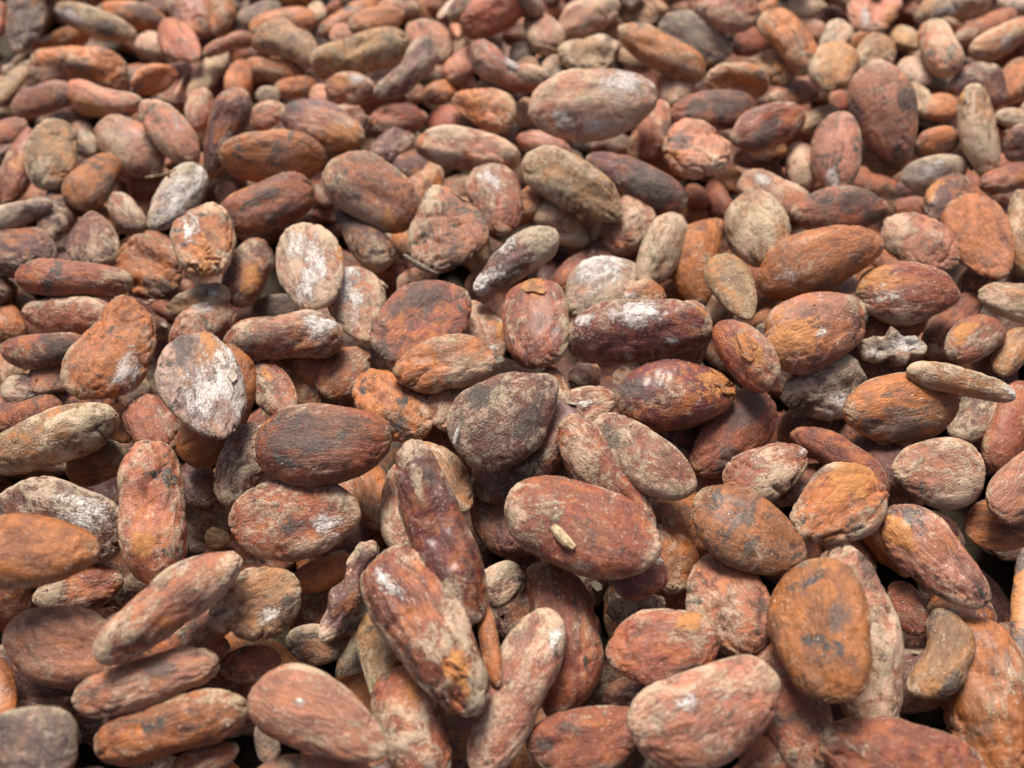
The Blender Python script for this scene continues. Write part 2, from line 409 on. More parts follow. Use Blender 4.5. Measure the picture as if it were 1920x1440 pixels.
1644 355 1678 366 32 1 R 4 e -|small bean lost in shade
"""
# ------------------------------------------------------------------ materials
def lin(r, g, b): return (r, g, b, 1)
class NT:
    def __init__(s, m):
        s.t = m.node_tree; s.n = s.t.nodes; s.l = s.t.links
    def put(s, sock, v):
        if isinstance(v, bpy.types.NodeSocket): s.l.new(v, sock)
        else: sock.default_value = v
    def math(s, op, a, b=0.0, c=None, clamp=False):
        x = s.n.new('ShaderNodeMath'); x.operation = op; x.use_clamp = clamp
        s.put(x.inputs[0], a); s.put(x.inputs[1], b)
        if c is not None: s.put(x.inputs[2], c)
        return x.outputs[0]
    def mix(s, f, a, b, mode='MIX'):
        x = s.n.new('ShaderNodeMix'); x.data_type = 'RGBA'; x.blend_type = mode
        s.put(x.inputs[0], f); s.put(x.inputs[6], a); s.put(x.inputs[7], b)
        return x.outputs[2]
    def noise(s, v, scale, det=3, rough=.55, dist=0.0):
        x = s.n.new('ShaderNodeTexNoise')
        s.put(x.inputs['Vector'], v)
        x.inputs['Scale'].default_value = scale; x.inputs['Detail'].default_value = det
        x.inputs['Roughness'].default_value = rough; x.inputs['Distortion'].default_value = dist
        return x.outputs['Fac']
    def ramp(s, x, a, b, lo=0.0, hi=1.0):
        m = s.n.new('ShaderNodeMapRange'); m.interpolation_type = 'SMOOTHSTEP'
        s.put(m.inputs[0], x); s.put(m.inputs[1], a); s.put(m.inputs[2], b)
        s.put(m.inputs[3], lo); s.put(m.inputs[4], hi)
        return m.outputs[0]
    def scalev(s, v, xyz, off=(0, 0, 0)):
        x = s.n.new('ShaderNodeMapping'); x.inputs['Scale'].default_value = xyz
        x.inputs['Location'].default_value = off
        s.put(x.inputs['Vector'], v); return x.outputs[0]
    def attr(s, name):
        x = s.n.new('ShaderNodeAttribute'); x.attribute_type = 'GEOMETRY'; x.attribute_name = name
        return x

def skin_material():
    m = bpy.data.materials.new('bean_skin'); m.use_nodes = True
    N = NT(m); N.n.clear()
    out = N.n.new('ShaderNodeOutputMaterial'); bs = N.n.new('ShaderNodeBsdfPrincipled')
    N.l.new(bs.outputs[0], out.inputs['Surface'])
    rest = N.attr('rest').outputs['Vector']
    tn = N.attr('tone'); tone = tn.outputs['Color']; dust = tn.outputs['Alpha']
    mk = N.attr('mark'); rim = mk.outputs['Alpha']
    va = N.attr('vary'); vs = N.n.new('ShaderNodeSeparateColor'); N.l.new(va.outputs['Color'], vs.inputs[0])
    v_st, v_mo, v_dk = vs.outputs[0], vs.outputs[1], vs.outputs[2]; v_gl = va.outputs['Alpha']
    sx = N.n.new('ShaderNodeSeparateColor'); N.l.new(mk.outputs['Color'], sx.inputs[0])
    dark_m, white_m, or_m = sx.outputs[0], sx.outputs[1], sx.outputs[2]
    st = N.scalev(rest, (0.30, 1, 1))
    st2 = N.scalev(rest, (0.16, 1, 1), (9, 3, 1))
    st3 = N.scalev(rest, (0.5, 1, 1), (4, 7, 21))
    patch = N.noise(rest, 1.5, 3, .6, .5)
    streak = N.noise(st, 4.5, 5, .68, .9)
    hue = N.noise(N.scalev(rest, (.6, 1, 1), (31, 5, 2)), 2.4, 4, .62, .8)
    dustn = N.noise(st3, 2.6, 7, .70, 1.3)
    grain = N.noise(rest, 26, 3, .75)
    mid = N.noise(N.scalev(rest, (.7, 1, 1), (3, 33, 2)), 8.5, 4, .72, .7)
    fib = N.noise(st2, 24, 3, .7, .6)
    fleck = N.noise(N.scalev(rest, (.45, 1, 1), (13, 3, 27)), 17, 3, .7, 1.6)
    c = N.mix(N.math('MULTIPLY', N.ramp(hue, .47, .62), v_mo), tone, N.mix(.6, tone, lin(.58, .20, .045)))
    c = N.mix(N.ramp(hue, .50, .34, 0, .80), c, N.mix(.6, tone, lin(.095, .034, .030)))
    big = N.noise(N.scalev(rest, (.7, 1, 1), (2, 43, 12)), .95, 3, .6, 1.0)
    c = N.mix(N.math('MULTIPLY', N.ramp(big, .50, .64), v_dk), c, N.mix(.55, tone, lin(.14, .085, .055)))
    c = N.mix(N.math('MULTIPLY', N.ramp(streak, .54, .34), v_st), c, N.mix(.8, c, lin(.055, .024, .02)))
    c = N.mix(N.ramp(mid, .60, .74, 0, .45), c, lin(.55, .24, .10))
    c = N.mix(N.ramp(mid, .44, .27, 0, .55), c, lin(.05, .026, .024))
    # slate-dark blotches of their own
    bl = N.math('MULTIPLY', N.ramp(patch, .575, .65), N.ramp(mid, .38, .54))
    c = N.mix(N.math('MULTIPLY', N.math('MULTIPLY', bl, v_dk), 1.3, clamp=True), c, lin(.064, .050, .042))
    # dusty bloom: amount follows the bean's own dustiness, thicker on the fibrous rim
    amt = N.math('ADD', dustn, N.math('MULTIPLY', N.math('SUBTRACT', grain, .5), .42))
    amt = N.math('ADD', amt, N.math('MULTIPLY', N.math('SUBTRACT', fib, .5), .26))
    amt = N.math('ADD', amt, N.math('MULTIPLY', rim, .085))
    amt = N.math('ADD', amt, N.math('MULTIPLY', N.math('SUBTRACT', mid, .5), .25))
    amt = N.math('ADD', amt, N.math('MULTIPLY', dust, .29))
    relief = N.attr('relief').outputs['Fac']
    amt = N.math('ADD', amt, N.math('MULTIPLY', N.math('SUBTRACT', relief, .45), .22))
    dm = N.ramp(amt, .60, .82)
    dcol = N.mix(N.ramp(hue, .42, .60), lin(.52, .43, .27), lin(.70, .50, .36))
    dcol = N.mix(N.ramp(grain, .42, .62, 0, .4), dcol, lin(.72, .62, .52))
    c = N.mix(N.math('MULTIPLY', dm, .66), c, dcol)
    # sharp pale flecks and scuffs, and small glints painted in as colour
    fleck_glint = N.math('MULTIPLY', N.ramp(N.math('ADD', fleck, N.math('MULTIPLY', dust, .05)), .625, .69), N.ramp(grain, .40, .56))
    c = N.mix(N.math('MULTIPLY', fleck_glint, .8), c, lin(.76, .62, .50))
    # rim tan
    rm = N.math('MULTIPLY', N.ramp(rim, .35, 1.0), N.ramp(fib, .42, .60))
    c = N.mix(N.math('MULTIPLY', rm, .5), c, lin(.40, .29, .17))
    # marks seen on single beans
    jig = N.math('MULTIPLY', N.math('SUBTRACT', N.math('ADD', mid, N.math('ADD', N.math('MULTIPLY', grain, .4), N.math('MULTIPLY', streak, .6))), 1.0), 1.9)
    dk = N.ramp(N.math('ADD', dark_m, N.math('MULTIPLY', jig, N.ramp(dark_m, .02, .3))), .28, .72)
    dkc = N.mix(N.ramp(grain, .45, .7), lin(.052, .046, .044), lin(.16, .14, .115))
    c = N.mix(N.math('MULTIPLY', dk, .75), c, dkc)
    orr = N.ramp(N.math('ADD', or_m, N.math('MULTIPLY', jig, N.ramp(or_m, .02, .3))), .40, .60)
    c = N.mix(N.math('MULTIPLY', orr, .85), c, N.mix(streak, lin(.34, .11, .025), lin(.72, .34, .11)))
    wh = N.ramp(N.math('ADD', white_m, N.math('MULTIPLY', jig, N.ramp(white_m, .02, .3))), .38, .95)
    whc = N.mix(N.ramp(fleck, .38, .58), lin(.50, .42, .35), lin(.86, .82, .78))
    c = N.mix(N.math('MULTIPLY', wh, N.ramp(N.math('ADD', fib, N.math('MULTIPLY', grain, .5)), .55, .82, .40, .95)), c, whc)
    N.l.new(c, bs.inputs['Base Color'])
    rough = N.math('ADD', N.ramp(dm, 0, 1, .46, .80), N.math('MULTIPLY', N.math('SUBTRACT', grain, .5), .3), clamp=True)
    N.l.new(rough, bs.inputs['Roughness']); N.put(bs.inputs['Coat Weight'], N.math('MULTIPLY', N.ramp(dm, .0, .5, 1, .0), v_gl)); bs.inputs['Coat Roughness'].default_value = .28
    bs.inputs['Specular IOR Level'].default_value = .42
    h = N.math('MULTIPLY', streak, .9)
    h = N.math('ADD', h, N.math('MULTIPLY', mid, .65))
    h = N.math('ADD', h, N.math('MULTIPLY', fib, .30))
    h = N.math('ADD', h, N.math('MULTIPLY', grain, .16))
    h = N.math('ADD', h, N.math('MULTIPLY', dm, .22))
    h = N.math('ADD', h, N.math('MULTIPLY', wh, .5))
    b = N.n.new('ShaderNodeBump'); b.inputs['Strength'].default_value = .75
    b.inputs['Distance'].default_value = .00068
    N.l.new(h, b.inputs['Height']); N.l.new(b.outputs[0], bs.inputs['Normal'])
    return m
SKIN = skin_material()

def plain_material(name, c1, c2, scale, rough=.8, bump=.0004):
    m = bpy.data.materials.new(name); m.use_nodes = True
    N = NT(m); bs = N.n['Principled BSDF']
    tc = N.n.new('ShaderNodeTexCoord')
    n = N.noise(N.scalev(tc.outputs['Object'], (100, 100, 100)), scale, 5, .65, .5)
    N.l.new(N.mix(N.ramp(n, .35, .65), lin(*c1), lin(*c2)), bs.inputs['Base Color'])
    bs.inputs['Roughness'].default_value = rough
    b = N.n.new('ShaderNodeBump'); b.inputs['Distance'].default_value = bump
    N.l.new(n, b.inputs['Height']); N.l.new(b.outputs[0], bs.inputs['Normal'])
    return m
GROUND = plain_material('worn_mat', (.045, .032, .018), (.13, .095, .055), 22, bump=.001)
STRAW = plain_material('straw', (.40, .29, .15), (.66, .52, .32), 12)
TWIG = plain_material('twig_bark', (.09, .065, .045), (.30, .23, .17), 14)
CHALK = plain_material('chalky_grain', (.60, .56, .48), (.84, .82, .76), 20)

TONES = {'O': (.395, .135, .044), 'R': (.285, .084, .046), 'P': (.42, .165, .100), 'T': (.33, .180, .085),
         'D': (.135, .050, .042), 'W': (.43, .29, .22), 'G': (.155, .115, .095), 'X': (.165, .030, .022)}

# ------------------------------------------------------------------ the shape of one bean
def grid_faces(nu, nv):
    f = []
    for v in range(nv):
        f.append((0, 1+(v+1) % nv, 1+v))
    for i in range(nu-2):
        a = 1+i*nv; b = a+nv
        for v in range(nv):
            w = (v+1) % nv
            f.append((a+v, a+w, b+w, b+v))
    last = 1+(nu-1)*nv
    a = 1+(nu-2)*nv
    for v in range(nv):
        f.append((last, a+v, a+(v+1) % nv))
    return f
def bean_points(a, b, c, shape, seed, nu, nv):
    """a, b, c half sizes in cm; +X is the second end, Z the broad face. Returns points, rim value, rest coordinate."""
    r = np.random.default_rng(seed)
    th = (np.arange(1, nu)/nu)*math.pi
    ph = np.arange(nv)/nv*2*math.pi
    T, F = np.meshgrid(th, ph, indexing='ij')
    T = np.concatenate([[0.0], T.ravel(), [math.pi]]); F = np.concatenate([[0.0], F.ravel(), [0.0]])
    ux = -np.cos(T)
    pw = 2.05 if shape in 'ogf' else (r.uniform(2.7, 3.3) if a/b > 2.1 or shape in 'sb' else r.uniform(1.95, 2.35))
    prof = (1-np.abs(ux)**pw)**.5
    prof = np.where(np.abs(ux) > .9999, 0, prof)
    egg = {'o': .05, 'g': .19, 'h': -.42, 'f': .12, 'j': -.34}.get(shape, r.uniform(-.14, .14)*(.5 if shape in 'sb' else 1))
    prof = prof*(1-egg*ux)
    if shape == 'g': prof = prof*(1-.14*sstep(.45, 1.0, ux))
    if shape in 'ew' and a/b < 2.1 and r.random() < .45: prof = prof*(1-r.uniform(.12, .30)*sstep(.62, 1.0, ux*r.choice([-1, 1])))
    prof = prof*(1+.07*np.sin(ux*r.uniform(1.5, 3.5)+r.uniform(0, 6)))
    prof = prof/prof.max()
    e = .92
    cy = np.sign(np.cos(F))*np.abs(np.cos(F))**e; cz = np.sign(np.sin(F))*np.abs(np.sin(F))**e
    x = a*ux; y = b*prof*cy; z = c*prof*cz
    flat = {'f': .45, 'j': .3}.get(shape, r.uniform(0, .22))
    z = np.where(z > 0, z*(1-flat*.5), z)
    bend = r.uniform(-.10, .10)
    if shape in 'kq': bend = (1 if shape == 'k' else -1)*r.uniform(.22, .32)
    y = y + bend*b*2*(ux**2-.4)
    z = z + r.uniform(-.25, .10)*c*(ux**2-.3)
    if shape == 'n':
        lob = 1+.22*np.sin(ux*6.5+r.uniform(0, 6))+.16*np.sin(ux*11+2*F)
        y *= lob/1.2; z *= lob/1.2
    if shape in 'kq':
        y *= 1-.16*np.exp(-(ux/.35)**2)
    P = np.stack([x, y, z], 1)
    # outward direction
    Nn = np.stack([ux*.9*b/a, cy*prof/1.0, cz*prof*b/c], 1); Nn /= np.linalg.norm(Nn, axis=1)[:, None]+1e-9
    off = r.uniform(0, 60, 3)
    Q = P+off
    k = (b+c)/1.1                                        # relief scales with the bean's thickness
    w = {'w': 1.45, 'c': 1.9, 'n': 2.0, 'k': 1.0, 'q': 1.0, 'o': .7, 'b': .9, 'f': .85, 'j': 1.3, 'g': .7}.get(shape, r.uniform(.75, 1.35))
    d = .095*k*noise3(Q*np.array([.8, 1.1, 1.1]))*min(w, 1.6)
    d += .046*k*min(w, 1.25)*noise3(Q*np.array([.95, 2.2, 2.2])+7)
    wob = Q+.25*np.stack([noise3(Q*1.7+i*9) for i in range(3)], 1)
    g = noise3(wob*np.array([.55, 3.1, 3.1])+17)
    d -= .042*k*w*np.exp(-np.abs(g)/.05)*sstep(-.2, .1, noise3(Q*1.1+70))
    g4 = noise3(wob*np.array([.45, 4.6, 4.6])+87)
    d -= .026*k*w*np.exp(-np.abs(g4)/.055)                    # long grooves
    g2 = noise3(wob*np.array([1.1, 1.5, 1.5])+41)
    d -= .034*k*w*w*np.exp(-np.abs(g2)/.045)*sstep(-.15, .15, noise3(Q*.9+50))                   # folds
    d += .009*k*w*noise3(Q*np.array([2.5, 6, 6])+3)
    g3 = noise3(wob*np.array([1.6, 5.5, 5.5])+11)
    d -= .012*k*w*np.exp(-np.abs(g3)/.09)
    d += .0045*k*w*noise3(Q*np.array([7, 13, 13])+5)
    nd = {'c': 3, 'f': 1, 'w': 1, 'n': 4, 'j': 2}.get(shape, r.integers(0, 2))
    for _ in range(nd):                                  # dents in the upper face
        q = np.array([r.uniform(-.55, .55)*a, r.uniform(-.5, .5)*b, c*.7])
        rr = r.uniform(.22, .42)*b*(1.3 if shape in 'cj' else 1.0)
        dd = np.linalg.norm((P-q)*np.array([.5, 1.15, .5]), axis=1)
        d -= (.10 if shape in 'cnj' else .07)*k*np.exp(-(dd/rr)**2)
    # slightly raised seam round the edge
    rim = np.exp(-(np.sin(F)/.30)**2)*(1-.0*ux)
    rim = np.maximum(rim, sstep(.80, .98, np.abs(ux)))
    d += .030*k*rim*(.35+noise3(Q*np.array([1.5, 3, 3])+23))
    P = P + Nn*d[:, None]
    return P, rim+10*np.round(np.clip(d/k/.10+.5, 0, 1)*50)/1.0, Q
FCACHE = {}
def bean_mesh(name, P, nu, nv, rest, tone, mark, vary):
    key = (nu, nv)
    if key not in FCACHE: FCACHE[key] = grid_faces(nu, nv)
    me = bpy.data.meshes.new(name)
    me.from_pydata((P*.01).tolist(), [], FCACHE[key])
    finish_mesh(me, rest, tone, mark, vary)
    return me
def vary_row(r):
    return np.array([r.uniform(.3, 1.0), r.uniform(.3, 1.0), r.uniform(.28, 1.0)**1.3, r.choice([0, 0, .06, .15])])
def rest_row(r):
    k = r.uniform(.75, 1.3)
    return np.array([k*r.uniform(.7, 1.9), k, k])
def finish_mesh(me, rest, tone, mark, vary, mat=None):
    at = me.attributes.new('vary', 'FLOAT_COLOR', 'POINT'); at.data.foreach_set('color', vary.astype(np.float32).ravel())
    me.polygons.foreach_set('use_smooth', np.ones(len(me.polygons), bool))
    rel = np.floor(mark[:, 3]/10)/50; mark = mark.copy(); mark[:, 3] -= np.floor(mark[:, 3]/10)*10
    at = me.attributes.new('relief', 'FLOAT', 'POINT'); at.data.foreach_set('value', rel.astype(np.float32))
    at = me.attributes.new('rest', 'FLOAT_VECTOR', 'POINT'); at.data.foreach_set('vector', rest.astype(np.float32).ravel())
    at = me.attributes.new('tone', 'FLOAT_COLOR', 'POINT'); at.data.foreach_set('color', tone.astype(np.float32).ravel())
    at = me.attributes.new('mark', 'FLOAT_COLOR', 'POINT'); at.data.foreach_set('color', mark.astype(np.float32).ravel())
    me.materials.append(mat or SKIN)
    me.update()

# ------------------------------------------------------------------ read the table and place the beans
beans = []
for ln in DATA.strip().splitlines():
    if ln.startswith('#'): continue
    p = ln.split('|'); t = p[0].split()
    x1, y1, x2, y2, w, lay = [float(v) for v in t[:6]]
    spots = []
    if t[9] != '-':
        for s in t[9].split(';'):
            k, v = s.split(':'); spots.append((k,)+tuple(float(q) for q in v.split(',')))
    beans.append(dict(e1=(x1, y1), e2=(x2, y2), w=w, lay=lay, tone=t[6], dust=float(t[7]), shape=t[8], spots=spots,
                      land=p[1][1:] if len(p) == 3 else None, look=p[-1]))
NB = len(beans)
GZ = -0.0260                                  # height of the mat
LAYZ = 0.0062
up = np.array([0, 0, 1.0])
C0 = np.zeros((NB, 3)); R = np.zeros((NB, 3)); E = np.zeros((NB, 3, 3)); S = np.zeros((NB, 3)); D0 = np.zeros(NB)
for i, B in enumerate(beans):
    cx, cy = (B['e1'][0]+B['e2'][0])/2, (B['e1'][1]+B['e2'][1])/2
    r = ray(cx, cy)
    zt = (B['lay']-3)*LAYZ - .003
    s0 = (zt-H)/r[2]
    C = CAMP+r*s0
    v = -r/np.linalg.norm(r)
    Ltgt = .0245 if B['lay'] < 4.05 else .029
    for tt in np.linspace(0, 1.6, 17):
        n = up+tt*v*1.0; n /= np.linalg.norm(n)
        def hit(px):
            q = ray(*px); return CAMP+q*(np.dot(C-CAMP, n)/np.dot(q, n))
        A1, A2 = hit(B['e1']), hit(B['e2'])
        if np.linalg.norm(A2-A1) <= Ltgt: break
    ax = A2-A1; Lw = np.linalg.norm(ax); ax /= Lw
    nn = up*.45+v*.75
    jr = np.random.default_rng(1000+i)
    nn = nn/np.linalg.norm(nn)+jr.normal(size=3)*.18
    nn -= ax*np.dot(nn, ax); nn /= np.linalg.norm(nn)
    bb = np.cross(nn, ax)
    wm = B['w']*s0/FPX
    ratio = wm/Lw
    ct = .46 if ratio > .62 else (.62 if ratio > .45 else .85)
    if B['shape'] in 'fj': ct = .40
    # match the silhouette's length and width
    img = project(np.array([C, C+ax*.001])); q2 = img[1, :2]-img[0, :2]; q2 /= np.linalg.norm(q2)
    qd = CAMR @ np.array([q2[0], -q2[1], 0]); pd = CAMR @ np.array([q2[1], q2[0], 0])
    Lpx = math.hypot(B['e2'][0]-B['e1'][0], B['e2'][1]-B['e1'][1])*s0/FPX
    a, b = Lw/2, wm/2
    for _ in range(12):
        c = ct*b
        wl = math.sqrt((a*ax@qd)**2+(b*bb@qd)**2+(c*nn@qd)**2)
        ww = math.sqrt((a*ax@pd)**2+(b*bb@pd)**2+(c*nn@pd)**2)
        a *= (Lpx/2/wl)**.8; b *= (wm/2/ww)**.8
    a = min(a, .0175)
    R[i] = r; C0[i] = C; E[i] = (ax, bb, nn); S[i] = (a, b, ct*b); D0[i] = s0
# let neighbours make room for each other along the lines of sight, in their order in the pile
rank = np.array([B['lay']+((B['e1'][1]+B['e2'][1])/2)*.0004 for B in beans])
D = D0.copy()
I, J = np.triu_indices(NB, 1)
pp = project(C0)[:, :2]
near = np.linalg.norm(pp[I]-pp[J], axis=1) < 420
I, J = I[near], J[near]
def support(idx, d, sc_):
    return np.sqrt(sum((np.einsum('ij,ij->i', E[idx, k], d)*S[idx, k]*sc_)**2 for k in range(3)))
for it in range(90):
    sc_ = D/D0
    C = CAMP+R*D[:, None]
    dv = C[J]-C[I]
    dn = dv/np.linalg.norm(dv, axis=1)[:, None]
    best = np.full(len(I), -1e9); bd = np.zeros((len(I), 3))
    rr = R[I]/np.linalg.norm(R[I], axis=1)[:, None]
    for cand in (dn, E[I, 2], E[J, 2], E[I, 1], E[J, 1], rr, np.broadcast_to(up, dn.shape), (rr*.6-dn*np.sign(np.einsum('ij,ij->i', rr, dn))[:, None]*-.6)):
        cn = cand/np.linalg.norm(cand, axis=1)[:, None]
        sep = np.abs(np.einsum('ij,ij->i', dv, cn)) - .90*(support(I, cn, sc_[I])+support(J, cn, sc_[J]))
        m = sep > best
        best[m] = sep[m]; bd[m] = cn[m]
    pen = np.maximum(-best, 0)
    al = np.abs(np.einsum('ij,ij->i', bd, rr))
    push = np.where(al > .25, pen/np.maximum(al, .25), pen*.0)*.28
    sgn = np.where(rank[I] > rank[J], -1.0, 1.0)        # the higher one comes nearer
    mv = np.zeros(NB)
    np.add.at(mv, I, sgn*push*.5); np.add.at(mv, J, -sgn*push*.5)
    mv = np.clip(mv, -.0010, .0010)
    D += mv + (D0-D)*.035
    zc = H+R[:, 2]*D
    lo = GZ+.75*S[:, 2]+.0005
    D = np.where(zc < lo, (lo-H)/R[:, 2], D)
    D = np.clip(D, D0-.013, D0+.013)
scl = D/D0
C = CAMP+R*D[:, None]
S = S*scl[:, None]
print('beans', NB, 'mean len cm', S[:, 0].mean()*200, 'max', S[:, 0].max()*200, 'z range', C[:, 2].min(), C[:, 2].max())

# ------------------------------------------------------------------ labels
lands = [(B['land'], ((B['e1'][0]+B['e2'][0])/2, (B['e1'][1]+B['e2'][1])/2), i) for i, B in enumerate(beans) if B['land']]
def relation(i, skip=0):
    B = beans[i]; x, y = (B['e1'][0]+B['e2'][0])/2, (B['e1'][1]+B['e2'][1])/2
    L = sorted((math.hypot(l[1][0]-x, l[1][1]-y), l) for l in lands if l[2] != i)
    d, l = L[skip]
    dx, dy = x-l[1][0], y-l[1][1]
    an = math.degrees(math.atan2(-dy, dx)) % 360
    if 22.5 <= an < 67.5: w = 'up and right of'
    elif 67.5 <= an < 112.5: w = 'above'
    elif 112.5 <= an < 157.5: w = 'up and left of'
    elif 157.5 <= an < 202.5: w = 'left of'
    elif 202.5 <= an < 247.5: w = 'down and left of'
    elif 247.5 <= an < 292.5: w = 'below'
    elif 292.5 <= an < 337.5: w = 'down and right of'
    else: w = 'right of'
    return w+' '+l[0]
labels = []
for i, B in enumerate(beans):
    for k in range(6):
        s = B['look']+', '+relation(i, k)
        if s not in labels and len(s.replace('-', ' ').split()) <= 15: break
    
    if s in labels or len(s.replace('-', ' ').split()) > 15: print('LABEL PROBLEM', i, s, len(s.split()))
    labels.append(s)

# ------------------------------------------------------------------ build them
def add_piece(name, me, parent=None, mat=None):
    o = bpy.data.objects.new(name, me); COL.objects.link(o)
    if parent: o.parent = parent
    return o
def flake_mesh(name, P, faces, nrm, keep, rest, lift, curl, thick, mat):
    """a patch of skin lifted off the bean: the kept faces, pushed outward, with its own thickness"""
    fs = [f for f in faces if all(keep[v] > 0 for v in f)]
    if len(fs) < 6: return None
    used = sorted({v for f in fs for v in f}); mp = {v: k for k, v in enumerate(used)}
    u = np.array(used)
    kk = keep[u]
    top = P[u]+nrm[u]*(lift+curl*(1-np.clip(kk, 0, 1))**2)[:, None]
    bot = P[u]+nrm[u]*(lift+curl*(1-np.clip(kk, 0, 1))**2-thick)[:, None]
    n = len(u)
    F = [tuple(mp[v] for v in f) for f in fs]
    ed = {}
    for f in F:
        for a_, b_ in zip(f, f[1:]+f[:1]): ed[(a_, b_)] = 1
    side = [(b_, a_, a_+n, b_+n) for (a_, b_) in ed if (b_, a_) not in ed]
    allf = F+[tuple(v+n for v in reversed(f)) for f in F]+side
    me = bpy.data.meshes.new(name)
    me.from_pydata((np.concatenate([top, bot])*.01).tolist(), [], allf)
    me.polygons.foreach_set('use_smooth', np.ones(len(me.polygons), bool))
    me.materials.append(mat); me.update()
    return me
for i, B in enumerate(beans):
    big = B['w'] > 95
    nu, nv = (84, 60) if big else ((60, 44) if B['w'] > 60 else (40, 30))
    seed = 500+i*7
    a, b, c = S[i]*100
    P, rim, Q = bean_points(a, b, c, B['shape'], seed, nu, nv)
    # refit so that the outline seen in the photograph keeps its place, length and width
    for k, h in ((0, a), (1, b)):
        lo, hi = P[:, k].min(), P[:, k].max()
        P[:, k] = (P[:, k]-(lo+hi)/2)*(2*h/(hi-lo))
    M = np.eye(3); M[:, 0], M[:, 1], M[:, 2] = E[i]
    e1 = np.array(B['e1']); e2 = np.array(B['e2']); q = (e2-e1)/np.linalg.norm(e2-e1); p_ = np.array([-q[1], q[0]])
    mid_ = (e1+e2)/2; Lt = np.linalg.norm(e2-e1); Wt = B['w']*1.03
    for _ in range(4):
        pr = project(P*.01 @ M.T + C[i])[:, :2]-mid_
        u_, v_ = pr @ q, pr @ p_
        fl_ = np.clip(Lt/(u_.max()-u_.min()), .8, 1.25); fw = np.clip(Wt/(v_.max()-v_.min()), .8, 1.25)
        shift = q*(u_.max()+u_.min())/2+p_*(v_.max()+v_.min())/2
        dp = C[i, :]-CAMP; z_ = -(dp @ CAMR)[2]
        C[i] -= CAMR @ np.array([shift[0], -shift[1], 0])*z_/FPX
        if P[:, 0].max()*2*fl_ < 3.7: P[:, 0] *= fl_
        P[:, 1] *= fw; P[:, 2] *= fw**.5
    Wp = P*.01 @ M.T + C[i]
    me_tmp = None
    n = len(P)
    tone = np.zeros((n, 4)); t = np.array(TONES[B['tone']])
    jr = np.random.default_rng(seed+1)
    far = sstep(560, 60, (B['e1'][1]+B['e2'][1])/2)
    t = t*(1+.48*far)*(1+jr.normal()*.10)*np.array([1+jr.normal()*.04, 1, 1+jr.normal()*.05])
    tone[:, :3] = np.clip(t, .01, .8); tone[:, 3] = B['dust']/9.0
    mark = np.zeros((n, 4)); mark[:, 3] = rim
    vrow = vary_row(jr)
    if B['tone'] == 'X': vrow[3] = .5
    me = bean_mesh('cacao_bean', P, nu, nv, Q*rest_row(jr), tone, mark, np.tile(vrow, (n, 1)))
    nr = np.zeros(n*3, np.float32); me.vertices.foreach_get('normal', nr); nr = nr.reshape(n, 3)
    if B['spots']:
        pr = project(Wp)
        facing = np.einsum('ij,ij->i', nr @ M.T, CAMP-Wp) > 0
        for (k, sx_, sy_, sr) in B['spots']:
            du_, dv_ = pr[:, 0]-sx_, pr[:, 1]-sy_
            dd = np.hypot((du_*q[0]+dv_*q[1])/1.5, (du_*q[1]-dv_*q[0])*1.1)/sr
            val = np.clip(1.15-.75*dd+.55*noise3(Q*np.array([2, 4.5, 4.5])+k.encode()[0]), 0, 1)*facing
            ch = {'d': 0, 'g': 0, 'w': 1, 'p': 1, 't': 2, 'o': 2}[k]
            gain = {'d': 1, 'g': .62, 'w': 1, 'p': .58, 't': .66, 'o': 1}[k]
            mark[:, ch] = np.maximum(mark[:, ch], val*gain)
        mark[:, 3] -= np.floor(mark[:, 3]/10)*10
        me.attributes['mark'].data.foreach_set('color', mark.astype(np.float32).ravel())
    o = bpy.data.objects.new('cacao_bean', me); COL.objects.link(o)
    mat4 = Matrix(((M[0, 0], M[0, 1], M[0, 2], C[i, 0]), (M[1, 0], M[1, 1], M[1, 2], C[i, 1]), (M[2, 0], M[2, 1], M[2, 2], C[i, 2]), (0, 0, 0, 1)))
    o.matrix_world = mat4
    o['label'] = labels[i]; o['category'] = 'cacao bean'; o['group'] = 'cacao beans spread out to dry'
    B['obj'] = o; B['P'] = P; B['nr'] = nr; B['Q'] = Q; B['M'] = M; B['Wp'] = Wp; B['res'] = (nu, nv)

